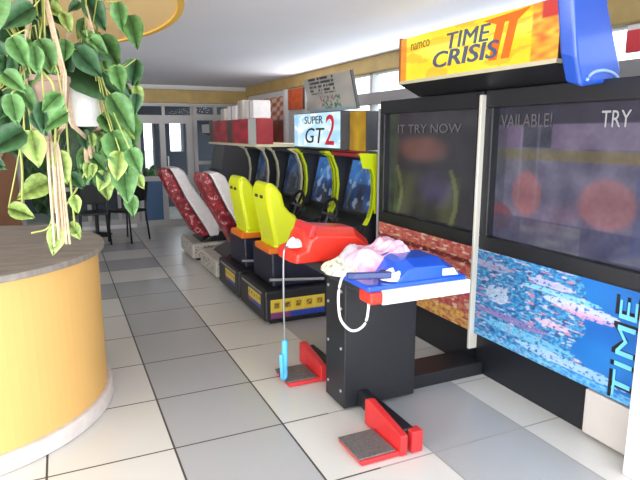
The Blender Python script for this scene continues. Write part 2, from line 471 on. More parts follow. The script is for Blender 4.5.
def blue_art(s, t):
    base = mix((28, 96, 178), (42, 126, 200), .5+N(s*3, t*3)*.9)
    busy = 1.1-1.25*s+.25*N(s*4, t*4, 5)
    k = N(s*44, t*40, 2)+.6*N(s*90, t*80, 4)
    c = base
    if busy > .3:
        c = mix((36, 104, 172), (104, 180, 212), .42+k*1.0)
        if N(s*26, t*34, 7) > .26: c = (58, 88, 140)
        if N(s*20+3, t*46, 8) > .38: c = (190, 192, 212)
        if N(s*14, t*40, 12) > .43: c = (190, 136, 164)
    # long smeared title streaks
    for cx, cy, rx, ry, col in ((.66, .70, .20, .05, (226, 222, 236)), (.70, .655, .15, .03, (230, 170, 196)), (.52, .45, .10, .035, (236, 190, 204)),
                                (.25, .33, .26, .04, (150, 120, 170)), (.5, .84, .14, .035, (206, 196, 222)), (.55, .77, .22, .03, (150, 214, 230)),
                                (.35, .22, .3, .05, (120, 190, 220)), (.62, .13, .32, .05, (176, 206, 226)), (.16, .55, .08, .10, (196, 206, 224)), (.12, .85, .12, .05, (180, 170, 200))):
        d = ((s-cx)/rx)**2+((t-cy)/ry)**2
        if d < 1 and k > -.35: c = mix(c, col, .8)
    if t < .08: c = mix(c, (120, 190, 226), .6+k)
    return c
def red_art(s, t):
    k = N(s*30, t*22, 2)+.6*N(s*60, t*50, 4)
    c = mix((176, 66, 70), (212, 120, 108), .5+k)
    if N(s*16, t*26, 3) > .24: c = mix(c, (214, 150, 96), .7)
    if N(s*18+5, t*36, 3) > .32: c = (232, 200, 180)
    if .78 < t < .84 and k > -.2: c = (104, 40, 44)
    if t < .2: c = mix(c, (228, 190, 90), .6+k)
    if .3 < t < .55 and s > .55 and N(s*12, t*10, 6) > .1: c = (196, 60, 110)
    return c
for q in range(1):
    t, P, (a, b, z0, z1) = cab_unit(1.60, 2.845, 'shooting machine nearest the right edge, blue lower artwork and bright lavender screen picture', True)
    inv = Matrix.Translation((-CX, -(1.60+2.845)/2, 0))
    def A(o): o.matrix_parent_inverse = inv; return o
    A(art('screen', (CX+.055, b, z0), (0, a-b, 0), (0, 0, z1-z0), 110, 80, right_pic, M['screen'], t))
    A(text('ticker_text', 'VAILABLE!', (CX+.05, 2.752, 1.632), UX, UZ, .40, .078, M['ticker_dim'], t, .001))
    A(text('ticker_text', 'TRY', (CX+.05, 2.035, 1.628), UX, UZ, .165, .082, M['ticker'], t, .001))
    P('art_panel_board', bx(BM(), CX+.005, CX+.12, 1.60, 2.845, .27, .86), M['black2'])
    A(art('art_panel', (CX, 2.84, .275), (0, -1.235, 0), (0, 0, .58), 190, 100, blue_art, M['art'], t))
    A(text('side_lettering', 'TIME', (CX-.001, 1.675, .283), (0, 0, 1), (0, 1, 0), .54, .135, M['black_ink'], t, .002))
    A(text('side_lettering', 'TIME', (CX-.004, 1.69, .30), (0, 0, 1), (0, 1, 0), .50, .095, M['cyan_ink'], t, .003))
    A(text('small_lettering', 'CRISIS ZONE', (CX-.001, 2.2, .64), UX, UZ, .36, .05, M['white_ink'], t, .001, .25)) if False else None
    P('vent_panel', bx(BM(), CX-.012, CX+.06, 1.66, 1.93, .02, .268), M['ivory_panel'], bevel=.006)
    P('side_panel', bx(BM(), CX-.13, CX+.12, 1.50, 1.598, 0, .90), M['white_pl'], bevel=.01)
    P('edge_trim', bx(BM(), CX-.035, CX+.11, 2.842, 2.866, .16, 1.835), M['cream_trim2'], bevel=.006)
    t, P, (a, b, z0, z1) = cab_unit(2.872, 4.13, 'shooting machine with red lower artwork and dim dark screen, left of the white divider', False)
    inv = Matrix.Translation((-CX, -(2.872+4.13)/2, 0))
    A(art('screen', (CX+.055, b, z0), (0, a-b, 0), (0, 0, z1-z0), 70, 60, left_pic, M['screen'], t))
    A(text('ticker_text', 'IT TRY NOW', (CX+.05, 3.93, 1.60), UX, UZ, .80, .065, M['ticker_dim'], t, .001))
    P('art_panel_board', bx(BM(), CX+.005, CX+.12, 2.872, 4.13, .27, .86), M['black2'])
    A(art('art_panel', (CX, 4.12, .275), (0, -1.24, 0), (0, 0, .58), 120, 70, red_art, M['art'], t))
    P('edge_trim', bx(BM(), CX-.01, CX+.02, 4.132, 4.148, .3, 1.80), M['grey'], bevel=.004)
    P('side_panel', bx(BM(), CX+.02, CX+.5, 4.132, 4.155, .0, 1.80), M['black'])

# marquee
def marq_art(s, t):
    c = mix((255, 212, 30), (255, 242, 84), .5+N(s*3.2, t*2.5, 1)*1.6)
    if N(s*5, t*6, 9) > .18: c = mix(c, (244, 160, 30), .5)
    if s < .05: c = mix(c, (216, 110, 30), .7)
    if s > .87: c = mix(c, (232, 110, 40), .55+N(s*20, t*12)*.6)
    if s > .92 and t > .72: c = (206, 60, 50)
    return c
MX = 2.30
t = thing('marquee_sign', 'yellow marquee sign box with slate logo lettering above both shooting machines', 'sign', (MX, 2.88, 1.95))
inv = Matrix.Translation((-MX, -2.88, -1.95))
def A(o): o.matrix_parent_inverse = inv; return o
A(obj('sign_box', bx(BM(), MX+.008, 2.56, 2.16, 3.60, 1.965, 2.262), M['black2'], t))
A(obj('end_plate', bx(BM(), MX-.008, 2.56, 3.60, 3.615, 1.95, 2.268), mat('rust_end_plate', (150, 92, 60), .5), t))
A(art('sign_face', (MX, 3.60, 1.967), (0, -1.44, 0), (0, 0, .292), 90, 30, marq_art, M['lit'], t))
A(obj('lower_trim', bx(BM(), MX-.012, MX+.03, 2.155, 3.605, 1.945, 1.967), M['cream_pl'], t))
A(obj('canopy_underside', prism(BM(), [(MX-.005, 1.946), (2.62, 1.946), (2.62, 1.864), (CX+.02, 1.864)], 'y', 2.16, 3.60), M['black'], t))
A(text('maker_lettering', 'namco', (MX-.001, 3.47, 2.165), (0, -1, .03), UZ, .22, .045, M['olive_ink'], t, .003))
A(text('logo_lettering', 'TIME', (MX-.001, 3.06, 2.125), (0, -1, .0), UZ, .40, .094, M['logo_ink'], t, .008, .15, .0))
A(text('logo_lettering', 'CRISIS', (MX-.001, 3.20, 2.02), (0, -1, .0), UZ, .62, .10, M['logo_ink'], t, .008, .15, .012))
bm = BM()
for y in (2.60, 2.50):
    prism(bm, [(y+.06, 2.01), (y, 2.01), (y-.06, 2.235), (y+.0, 2.235)], 'x', MX-.007, MX-.001)
prism(bm, [(2.72, 2.235), (2.36, 2.252), (2.44, 2.205), (2.62, 2.205)], 'x', MX-.006, MX-.001)
A(obj('numeral', bm, M['orange_ink'], t))
# blue fin at the near end of the sign
t = thing('sign_fin', 'glossy blue plastic fin hanging at the near end of the yellow sign', 'fin', (2.3, 2.03, 1.82))
inv = Matrix.Translation((-2.3, -2.03, -1.82))
pr_f = [(2.16, 2.38), (2.40, 2.38), (2.435, 2.20), (2.50, 2.05), (2.565, 1.91), (2.56, 1.85), (2.30, 1.815), (2.25, 1.95), (2.20, 2.20)]
bm = BM()
near = [bm.verts.new((x, 2.0, z)) for x, z in pr_f]
far = [bm.verts.new((x-.02*(1 if x < 2.35 else 0), 2.085, z+.03)) for x, z in pr_f]
bm.faces.new(near); bm.faces.new(far[::-1])
for k in range(len(near)): bm.faces.new((near[k], far[k], far[(k+1) % len(near)], near[(k+1) % len(near)]))
A(obj('shell', bm, M['blue_wing'], t, bevel=.015, seg=3))
bm = BM()
arc = [(2.33+.11*(1-math.cos(a))+.0, 1.845+.055*math.sin(a)) for a in [PI*k/14 for k in range(15)]]
tube(bm, [(x, 1.997, z) for x, z in arc], .008, 8)
A(obj('pale_arc', bm, mat('pale_blue_arc', (150, 180, 230), .3), t, smooth=True))  # pale blue arc along the bottom of the fin

# ---------------------------------------------------------------- gun stand in front
t = thing('gun_stand', 'black pedestal gun stand with white-edged shelf, blue and red gun holsters and floor bar', 'gun stand', (1.62, 2.81, 0))
inv = Matrix.Translation((-1.62, -2.81, 0))
A(obj('column', bx(BM(), 1.385, 1.87, 2.68, 2.93, .02, .79), M['black'], t, bevel=.008))
for y in (2.72, 2.89):
    for z in (.12, .38, .62, .72): A(obj('bolt', tube(BM(), [(1.386, y, z), (1.378, y, z)], .009, 10), M['grey'], t))
A(obj('shelf', bx(BM(), 1.36, 1.95, 2.37, 3.30, .775, .825), M['black2'], t, bevel=.01))
A(obj('shelf_edge', bx(BM(), 1.42, 1.97, 2.33, 2.37, .745, .822), M['white_pl'], t, bevel=.006))
A(obj('shelf_pad', bx(BM(), 1.345, 1.95, 2.345, 2.70, .815, .845), M['blue'], t, bevel=.008))
A(obj('corner_block', bx(BM(), 1.35, 1.43, 2.334, 2.46, .750, .814), M['red'], t, bevel=.012))
def holster(poly, ya, yb, taper, m, name):
    bm = BM(); cx = sum(p[0] for p in poly)/len(poly); z0 = min(p[1] for p in poly); L = []
    for y, k in ((ya, 1-taper), (ya+(yb-ya)*.25, 1), (ya+(yb-ya)*.75, 1), (yb, 1-taper)):
        L.append([bm.verts.new((cx+(x-cx)*(.6+.4*k), y, z0+(z-z0)*k)) for x, z in poly])
    n = len(poly); bm.faces.new(L[0]); bm.faces.new(L[-1][::-1])
    for P_, Q in zip(L, L[1:]):
        for k in range(n): bm.faces.new((P_[k], Q[k], Q[(k+1) % n], P_[(k+1) % n]))
    return A(obj(name, bm, m, t, bevel=.014, seg=3, smooth=False))
holster([(1.38, .82), (1.43, .835), (1.49, .845), (1.57, .93), (1.62, .945), (1.83, .94), (1.93, .88), (1.97, .84), (1.97, .82)], 2.36, 2.72, .25, M['blue'], 'blue_holster')
A(obj('holster_label', prism(BM(), [(1.80, .856), (1.90, .852), (1.87, .892), (1.80, .892)], 'y', 2.352, 2.358), M['white_pl'], t))
holster([(1.215, .825), (1.225, .90), (1.295, .925), (1.32, 1.005), (1.37, 1.04), (1.66, 1.01), (1.76, .93), (1.80, .825)], 3.03, 3.36, .22, M['red'], 'red_holster')
A(obj('holster_ridge', prism(BM(), [(1.32, .98), (1.345, 1.055), (1.375, 1.055), (1.355, .98)], 'y', 3.03, 3.3), M['red2'], t, bevel=.006))
A(obj('floor_bar', bx(BM(), 1.475, 1.535, 2.19, 3.45, .03, .125), M['black'], t, bevel=.006))
for y0, sgn in ((2.15, 1), (3.10, 1)):
    pd = obj('pedal', bx(BM(), 1.215, 1.475, y0+.01, y0+.26, .004, .03), M['red2'], t, bevel=.005); A(pd)
    tr = obj('tread', bx(BM(), 1.205, 1.415, y0+.022, y0+.25, .030, .038), M['tread'], pd, bevel=.003)
    wd = obj('pedal_guard', prism(BM(), [(y0, .004), (y0+.37, .004), (y0+.37, .15), (y0+.33, .165), (y0+.0, .115)], 'x', 1.432, 1.474), M['red2'], pd, bevel=.006)
    obj('bar_cap', bx(BM(), 1.50, 1.565, y0-.0, y0+.06, .004, .122), M['red2'], pd, bevel=.006)
A(obj('low_black_box', bx(BM(), 1.86, 2.475, 2.76, 3.0, 0, .09), M['black'], t, bevel=.008))  # low black box on the floor from column to kick panel

# light guns lying in the holsters, with their cords
def gun(label, loc, rot, body, group):
    g = thing('light_gun', label, 'toy gun', loc, group); g.rotation_euler = (0, 0, rot)
    obj('barrel', prism(BM(), [(-.13, .03), (.10, .03), (.10, .075), (-.10, .08), (-.13, .06)], 'y', -.018, .018), body, g, bevel=.006)
    obj('grip', prism(BM(), [(.03, .03), (.10, .03), (.135, -.055), (.075, -.07)], 'y', -.016, .016), M['rubber'], g, bevel=.006)
    bm = BM(); tube(bm, spline([(.03, 0, .03), (.0, 0, .005), (-.03, 0, .01), (-.035, 0, .03)], 6), .004, 6)
    obj('trigger_guard', bm, body, g, smooth=True)
    return g
g1 = gun('dark blue toy gun tucked under the pink cloth beside the blue holster', (1.42, 2.47, .875), 2.8, M['blue_dark'], None)
g1.rotation_euler = (PI/2*.9, 0, -.3)
cord = obj('cord', tube(BM(), spline([(1.47, 2.50, .87), (1.43, 2.47, .82), (1.42, 2.47, .73), (1.41, 2.48, .62), (1.372, 2.49, .575), (1.324, 2.5, .575), (1.27, 2.5, .638), (1.255, 2.5, .722), (1.262, 2.51, .80), (1.30, 2.54, .86), (1.36, 2.55, .88)], 6), .0075, 8), M['white_pl'], smooth=True)
tag(cord, 'white gun cord hanging in a loop below the near end of the stand', 'cord')
wire = thing('gun_cable', 'thin grey cable hanging from the red holster to the far pedal, light blue sleeve below', 'cable', (1.24, 3.13, .05))
inv = Matrix.Translation((-1.24, -3.13, -.05))
A(obj('cable', tube(BM(), spline([(1.20, 3.07, .93), (1.165, 3.05, .90), (1.16, 3.05, .6), (1.175, 3.08, .33), (1.20, 3.16, .05)], 6), .006, 8), M['steel'], wire, smooth=True))
A(obj('sleeve', tube(BM(), spline([(1.175, 3.08, .34), (1.182, 3.10, .2), (1.205, 3.17, .04)], 6), .019, 10), M['lblue'], wire, smooth=True))
A(obj('sleeve_fold', tube(BM(), spline([(1.150, 3.08, .25), (1.165, 3.11, .13), (1.19, 3.17, .045)], 6), .013, 8), M['lblue'], wire, smooth=True))

# crumpled cloths on the stand
def cloth(name, c, rx, ry, h, rot, seed, fn, label):
    bm = BM(); lay = bm.loops.layers.float_color.new('Col'); n = 44; R = []
    def H(s, t_):
        r = math.hypot(s, t_); e = max(0, 1-r**2.4)
        f = .4*N(s*1.8+seed, t_*1.8, seed)+.4*(.35-abs(N(s*2.6+t_, t_*3.2+seed, 2)))+.05*N(s*6, t_*6, seed)
        return h*(e**.55)*(.72+f)
    g = []
    for i in range(n+1):
        row = []
        for j in range(n+1):
            s, t_ = -1+2*i/n, -1+2*j/n
            # square to disc
            x, y = s*math.sqrt(1-t_*t_/2), t_*math.sqrt(1-s*s/2)
            wob = 1+.16*N(x*1.6+seed, y*1.6, 7)
            z = H(x, y)
            row.append(bm.verts.new((c[0]+rx*x*wob*math.cos(rot)-ry*y*wob*math.sin(rot), c[1]+rx*x*wob*math.sin(rot)+ry*y*wob*math.cos(rot), c[2]+max(0.002, z))))
        g.append(row)
    for i in range(n):
        for j in range(n):
            f = bm.faces.new((g[i][j], g[i+1][j], g[i+1][j+1], g[i][j+1]))
            col = fn(-1+2*i/n, -1+2*j/n)
            for l in f.loops: l[lay] = (*lin([max(0, min(255, q))/255 for q in col]), 1)
    m = mat_art('cloth_print', 0, .85)
    o = obj(name, bm, m, smooth=True, weld=False)
    md = o.modifiers.new('sol', 'SOLIDIFY'); md.thickness = .006; md.offset = 1
    tag(o, label, 'cloth'); return o
def cl_pink(s, t):
    if s > .35: return mix((244, 240, 244), (236, 200, 220), .4+N(s*8, t*8)*.6)
    if s < -.5 and t > 0: return (200, 190, 196)
    return mix((238, 168, 200), (246, 214, 228), .5+N(s*6, t*6, 2)*1.2)
def cl_cream(s, t):
    c = (232, 226, 200)
    if N(s*9, t*6, 4) > .3: c = (172, 170, 150)
    return c
cloth('cloth', (1.63, 2.74, .826), .26, .20, .21, .1, 3.3, cl_pink, 'crumpled pink and white cloth heaped on the gun stand')
cloth('cloth', (1.45, 2.76, .826), .15, .16, .085, .3, 8.1, cl_cream, 'cream cloth lying left of the pink cloth on the gun stand')
cloth('cloth', (1.262, 3.12, .915), .05, .045, .05, .1, 2.2, lambda s, t: (236, 232, 230), 'small white rag on the low corner of the red holster')
cloth('cloth', (1.535, 2.42, .848), .07, .05, .06, .1, 5.2, lambda s, t: (240, 238, 240), 'small white rag in front of the blue holster')

# ---------------------------------------------------------------- racing machines
def screen_fn(seed, tone):
    def f(s, t):
        c = mix((16, 24, 46), (44, 92, 160), .25+.75*t+N(s*3+seed, t*3)*.5)
        if t > .55: c = mix(c, (60, 120, 190), .6+N(s*4, t*4, seed))
        if abs(s-.5) < .45*(.55-t) and t < .5: c = (36, 40, 52)
        if N(s*7, t*7, seed+4) > .33: c = mix(c, (170, 190, 215), .6)
        return tuple(q*tone for q in c)
    return f
EDGE = [(.86, 1.42), (.95, 1.37), (1.0, 1.25), (1.015, 1.1), (1.0, .95), (.97, .86)]
def race(x, y, W, label, kind, seed):
    yel = kind == 'yellow'
    t = thing('racing_arcade_machine', label, 'arcade machine', (x, y, 0), 'racing machines in the row')
    def P(name, bm, m, par=None, **k): return obj(name, bm, m, par or t, **k)
    # platform
    pm = M['black'] if yel else M['base_white']
    h = .30 if yel else .22
    base = P('base', bx(BM(), 0, 1.6, .02, W-.02, .03, h), pm, bevel=.02)
    P('base_skid', bx(BM(), .06, 1.55, .06, W-.06, 0, .035), M['rubber'], base)
    if yel:
        def dec(s, q):
            u = s*5; k = u-int(u)
            if q < .35: return (36, 60, 150) if s > .35 else (120, 60, 110)
            if q > .94 or k < .07: return (226, 200, 70)
            if .25 < k < .8 and .5 < q < .85: return mix((40, 32, 24), (210, 176, 60), .5+1.6*N(s*60, q*9, seed))
            return (214, 184, 62)
        art('side_decal', (.05, .0185, .055), (.50, 0, 0), (0, 0, .165), 60, 14, dec, M['art'], base)
        art('front_decal', (-.0015, W*.62, .12), (0, -W*.45, 0), (0, 0, .12), 30, 8, dec, M['art'], base)
        bm = BM(); bx(bm, -.004, 0, .1, .66, .26, .275); P('base_stripe', bm, M['grey'], base)
        tube(bm := BM(), [(.04, .01, .40), (.54, .01, .36)], .012, 8); P('grab_rail', bm, M['grey'], t)
    else:
        def dec(s, q):
            k = N(s*30, q*12, seed); return (86, 74, 70) if k > .15 else (196, 188, 176)
        art('side_decal', (.03, .0185, .06), (.36, 0, 0), (0, 0, .13), 40, 10, dec, M['art'], base)
        art('front_decal', (-.0015, W-.08, .06), (0, -W+.16, 0), (0, 0, .13), 40, 10, dec, M['art'], base)
    # seat support
    sm = M['navy'] if yel else M['black']
    P('seat_support', prism(BM(), [(.10, h), (.60, h), (.46, .62), (.09, .62)] if yel else [(.12, h), (.80, h), (.78, .34), (.34, .34)], 'y', .10, W-.14), sm, bevel=.02)
    # seat
    y0, y1 = (.10, .47) if yel else (.11, .43)
    if yel:
        s = P('seat', bx(BM(), .12, .42, y0, y1, .62, .70), M['seat_yellow'], bevel=.03, seg=3)
        P('seat_rim', bx(BM(), .07, .36, y0-.008, y1+.008, .595, .65), M['orange'], s, bevel=.01)
        sh_ = .045
        back = [(.09, .66), (.025, 1.0), (.01, 1.14), (.025, 1.20), (.06, 1.215), (.105, 1.19), (.13, 1.0), (.19, .68)]
        back = [(a_+sh_, b_-(.02 if b_ > .9 else 0)) for a_, b_ in back]
        P('backrest', prism(BM(), back, 'y', y0+.02, y1-.02), M['seat_yellow'], s, bevel=.028, seg=3)
        wing = [(.085, .66), (.022, 1.02), (.01, 1.14), (.035, 1.20), (.10, 1.19), (.15, 1.12), (.175, 1.02), (.22, .965), (.28, .93), (.295, .86), (.29, .66)]
        wing = [(a_+sh_, b_-(.02 if b_ > .9 else 0)) for a_, b_ in wing]
        for a in (y0-.01, y1-.065):
            P('side_bolster', prism(BM(), wing, 'y', a, a+.075), M['seat_yellow'], s, bevel=.028, seg=3)
        for yy in (y0+.10, y1-.14): P('belt_slot', bx(BM(), .050, .075, yy, yy+.05, 1.06, 1.085), M['black'], s)
    else:
        # reclined bucket: red shell outside, pale padding inside
        o = (-.13 if seed == 3 else -.33)
        shell = [(.02+o, 1.20), (.0+o, 1.12), (.09+o, .86), (.30+o, .38), (.40+o, .31), (.50+o, .33), (.44+o, .44), (.26+o, .80), (.13+o, 1.15), (.09+o, 1.21)]
        lean = lambda L_: [(a_+(1.2-b_)*.10, b_-.03) for a_, b_ in L_]
        shell = lean(shell)
        s = P('seat_shell', prism(BM(), shell, 'y', y0, y1), M['seat_red'], bevel=.025, seg=3)
        pad = [(.11+o, 1.205), (.145+o, 1.15), (.275+o, .80), (.45+o, .44), (.50+o, .31), (.62+o, .31), (.64+o, .50), (.50+o, .74), (.36+o, .98), (.29+o, 1.16), (.22+o, 1.215)]
        P('seat_padding', prism(BM(), lean(pad), 'y', y0-.012, y1+.012), M['seat_white'], s, bevel=.025, seg=3)
        P('seat_cushion', bx(BM(), .50+o+.2, .90+o+.2, y0+.02, y1-.02, .34, .44), M['seat_white'], s, bevel=.03, seg=3)
    # cabinet with monitor
    body = [(.98, .0), (1.62, .0), (1.62, 1.43), (.92, 1.43), (.95, 1.40), (1.17, 1.36), (1.05, .84), (.90, .78), (.90, .70), (1.0, .66)]
    P('cabinet_body', prism(BM(), body, 'y', .05, W-.05), M['black'])
    fin = EDGE + [(.90, .70), (1.0, .6), (1.02, .0), (1.62, .0), (1.62, 1.42)]
    fm = M['trim_yellow'] if yel else M['cream_pl']
    for a in (.0, W-.045):
        sp = P('side_panel', prism(BM(), fin, 'y', a, a+.04), M['black'])
        ed = EDGE + [(.93, .80), (.955, .80), (.985, .86)] + [(q[0]+.022, q[1]) for q in EDGE[::-1][1:-1]] + [(.99, 1.425), (.9, 1.43)]
        P('edge_trim', prism(BM(), ed, 'y', a-.004, a+.044), fm, sp)
    if yel and seed == 1:
        P('corner_plate', prism(BM(), [(.865, 1.425), (1.04, 1.425), (1.04, .9), (1.022, .9), (1.022, 1.2), (1.0, 1.29), (.90, 1.30)], 'y', -.008, -.001), M['trim_yellow'])
    art('screen', (1.052, W-.10, .87), (0, -(W-.2), 0), (.105, 0, .47), 40, 34, screen_fn(seed*3.7, 1.0 if yel else .55), M['screen'], t)
    bm = BM(); bx(bm, .93, .99, .08, W-.08, 1.39, 1.44)
    P('monitor_visor', bm, M['marq_red'] if seed == 1 else M['black2'], bevel=.006)
    P('dashboard', prism(BM(), [(.80, .74), (1.0, .82), (1.06, .84), (1.06, .7), (.86, .66)], 'y', .08, W-.08), M['black2'], bevel=.012)
    w = thing_wheel(t, .79, W/2)
    bm = BM(); tube(bm, [(.86, W-.16, .78), (.82, W-.16, .92)], .014, 8); P('gear_lever', bm, M['rubber'])
    return t
def thing_wheel(t, x, y):
    bm = BM(); ring = []
    for k in range(25):
        a = 2*PI*k/24; ring.append((x-.03+.05*math.sin(a), y+.15*math.cos(a), .86+.14*math.sin(a)))
    tube(bm, ring, .016, 8, caps=False)
    o = obj('steering_wheel', bm, M['rubber'], t, smooth=True)
    bm = BM(); tube(bm, [(x+.05, y, .80), (x-.03, y, .86)], .03, 10)
    for a in (0, PI, PI*1.5): tube(bm, [(x-.03, y, .86), (x-.03+.05*math.sin(a), y+.15*math.cos(a), .86+.14*math.sin(a))], .012, 6)
    obj('wheel_hub', bm, M['darkgrey'], o); return o
RX = 1.46
race(RX, 4.26, .76, 'racing machine with yellow bucket seat, the one nearest the gun stand', 'yellow', 1)
race(RX, 5.04, .76, 'racing machine with yellow bucket seat, next to the red and white seats', 'yellow', 2)
race(RX, 5.90, .80, 'racing machine with reclined red and white seat, beside the yellow seats', 'red', 3)
race(RX-.03, 6.95, .80, 'racing machine with reclined red and white seat, farthest along the row near the glass door', 'red', 4)

# signs on top of the racing machines
SX = 2.32
t = thing('topper_sign', 'pale blue sign with black lettering and a red 2 above the yellow seat racers', 'sign', (SX, 5.1, 1.45))
inv = Matrix.Translation((-SX, -5.1, -1.45))
A(obj('sign_box', bx(BM(), SX+.006, SX+.42, 4.60, 5.72, 1.446, 1.80), M['darkgrey'], t))
def sg(s, t_):
    c = mix((150, 200, 226), (214, 232, 242), .5+N(s*4, t_*4, 3)*1.2)
    if s < .1: c = mix(c, (120, 180, 214), .6)
    if N(s*9, t_*7, 8) > .35: c = (240, 246, 250)
    return c
A(art('sign_face', (SX, 5.71, 1.462), (0, -1.1, 0), (0, 0, .33), 50, 24, sg, M['lit'], t))
A(text('lettering', 'SUPER', (SX-.001, 5.42, 1.69), UX, UZ, .44, .075, M['black_ink'], t, .004))
A(text('lettering', 'GT', (SX-.001, 5.40, 1.50), UX, UZ, .46, .15, M['black_ink'], t, .004, .2))
A(text('numeral', '2', (SX-.001, 4.93, 1.49), UX, UZ, .20, .28, M['red_ink'], t, .005, .1))
# tilted poster board on top of it
def tb(s, q):
    c = mix((134, 128, 122), (178, 172, 164), .35+.5*s+N(s*3, q*3, 2)*.5)
    row = (q*9) % 1
    if .10 < s < .66 and q > .5 and .15 < row < .85 and N(s*26, int(q*9)*3.7, 1) > -.18: c = (46, 46, 54)
    if .30 < s < .72 and .1 < q < .45 and N(s*22, q*14, 3) > .02: c = (64, 116, 88)
    if .25 < s < .6 and .2 < q < .5 and N(s*20, q*14, 6) > .22: c = (158, 80, 112)
    if q < .1: c = mix(c, (120, 160, 176), .6)
    return c
t = thing('tilted_board', 'grey printed board tilted on top of the pale blue sign', 'board', (SX+.08, 4.97, 1.806))
o = obj('board_back', bx(BM(), .004, .03, -.53, .50, .0, .335), M['darkgrey'], t)
art('board_face', (.0, .50, .0), (0, -1.02, 0), (0, 0, .335), 60, 28, tb, M['art'], t)
t.rotation_euler = (0, -.22, 0)
# yellow board on the wall side and orange boards further back
def plain_board(name, y0, y1, z0, z1, x, fn, label, n=24, group=None):
    t = thing(name, label, 'board', (x, (y0+y1)/2, z0), group)
    obj('panel', bx(BM(), .003, .03, -(y1-y0)/2, (y1-y0)/2, 0, z1-z0), M['darkgrey'], t)
    art('print', (0, (y1-y0)/2, 0), (0, -(y1-y0), 0), (0, 0, z1-z0), n, n, fn, M['art'], t); return t
plain_board('yellow_board', 4.28, 4.58, 1.446, 1.79, 2.40, lambda s, q: mix((206, 166, 40), (150, 110, 30), .3+.8*abs(s-.5)+N(s*3, q*3)*.4), 'mustard yellow board standing right of the pale blue sign')
plain_board('orange_board', 7.36, 7.92, 1.93, 2.22, XR-.030, lambda s, q: mix((226, 104, 50), (206, 84, 40), N(s*4, q*4)+.5), 'plain orange board high on the right wall')
def chk(s, q):
    if q > .55: return (206, 92, 56) if (int(s*10)+int(q*12)) % 2 else (226, 206, 190)
    return mix((196, 84, 50), (120, 60, 50), .5+N(s*5, q*5)) if int(s*6) % 3 else (190, 180, 160)
plain_board('checkered_board', 8.08, 9.8, 1.35, 2.15, XR-.030, chk, 'orange board with a red and white checkered top')
plain_board('red_board', 2.15, 2.42, 2.07, 2.225, XR-.030, lambda s, q: (226, 70, 76) if q < .8 else (240, 226, 220), 'small red board under the beam at the far right edge, beside the blue fin')
# dark red topper on the red machines, with pale boxes on top
def rt(s, q):
    if abs(s-.93) < .07: return (196, 196, 190)
    return mix((126, 24, 34), (190, 40, 54), .5+1.2*N(s*7, q*3, 5)) if int(s*9) % 4 else (66, 62, 56)
t = thing('topper_sign', 'dark red sign box above the red and white seat racers', 'sign', (2.0, 7.0, 1.4))
inv = Matrix.Translation((-2.0, -7.0, -1.4))
A(obj('sign_box', bx(BM(), 2.006, 2.2, 6.05, 8.2, 1.475, 1.76), M['marq_red'], t))
A(art('sign_face', (2.0, 8.2, 1.475), (0, -2.15, 0), (0, 0, .285), 70, 16, rt, M['art'], t))
A(obj('lower_trim', bx(BM(), 1.985, 2.7, 6.04, 8.21, 1.446, 1.475), M['cream_pl'], t))
for k, (y, w, h, nm) in enumerate(((6.27, .34, .20, 'rightmost and largest of the pale boxes on the dark red sign'), (6.64, .30, .22, 'tall pale box second from the right on the dark red sign'), (7.02, .32, .17, 'low pale box in the middle of the row on the dark red sign'), (7.45, .34, .15, 'pale box toward the door end of the dark red sign'))):
    t = thing('carton', nm, 'box', (2.10, y, 1.761), 'cartons on the red sign'); t.rotation_euler = (0, 0, random.uniform(-.15, .15))
    obj('carton_body', bx(BM(), -.1, .1, -w/2, w/2, 0, h), M['base_white'] if k % 2 else M['seat_white'], t, bevel=.01)
    obj('carton_tape', bx(BM(), -.102, .102, -.02, .02, 0, h+.002), M['grey'], t)

# ---------------------------------------------------------------- chairs and table at the back
def make_chair(name, loc, rz, label):
    t = thing(name, label, 'chair', loc, 'black chairs at the back'); t.rotation_euler = (0, 0, rz)
    obj('seat', bx(BM(), -.2, .2, -.2, .2, .44, .475), M['chair'], t, bevel=.012)
    bm = BM(); prism(bm, [(.165, .60), (.20, .60), (.24, .88), (.205, .88)], 'x', -.19, .19); obj('backrest', bm, M['chair'], t, bevel=.01)
    for sx in (-1, 1):
        obj('leg', tube(BM(), [(sx*.18, -.18, .44), (sx*.2, -.21, 0)], .014, 8), M['chair'], t, smooth=True)
        obj('leg', tube(BM(), [(sx*.18, .24, .88), (sx*.18, .18, .45), (sx*.2, .22, 0)], .014, 8), M['chair'], t, smooth=True)
    return t
c1 = make_chair('cafe_chair', (.38, 8.75, 0), PI, 'black chair near the counter, backrest toward the camera')
def dup(root, loc, rz, label):
    r = root.copy(); COL.objects.link(r); r.location = loc; r.rotation_euler = (0, 0, rz); r['label'] = label
    for ch in list(root.children):
        c = ch.copy(); COL.objects.link(c); c.parent = r; c.matrix_parent_inverse = ch.matrix_parent_inverse
    return r
dup(c1, (.86, 8.8, 0), -2.4, 'black chair between the round table and the glass door')
t = thing('cafe_table', 'round black table between the black chairs at the back', 'table', (.45, 9.45, 0))
obj('tabletop', lathe(BM(), [(.33, .70), (.34, .71), (.34, .73), (.33, .735)]), M['chair'], t)
obj('pedestal', lathe(BM(), [(.03, .03), (.03, .70)], n=12), M['chair'], t)
obj('foot', lathe(BM(), [(.22, 0), (.22, .02), (.04, .04)], n=24), M['chair'], t)
t = thing('arcade_cabinet', 'dark upright arcade cabinet standing in the back right corner behind the red seats', 'arcade machine', (2.68, 9.45, 0))
obj('cabinet_body', prism(BM(), [(-.40, 0), (.40, 0), (.40, 1.75), (-.36, 1.75), (-.40, 1.6), (-.2, 1.5), (-.3, 1.0), (-.46, .92), (-.46, .84), (-.40, .8)], 'y', -.34, .34), M['darkgrey'], t, bevel=.01)
art('screen', (-.225, .28, 1.06), (0, -.56, 0), (.085, 0, .42), 20, 16, screen_fn(4.4, .5), M['screen'], t)
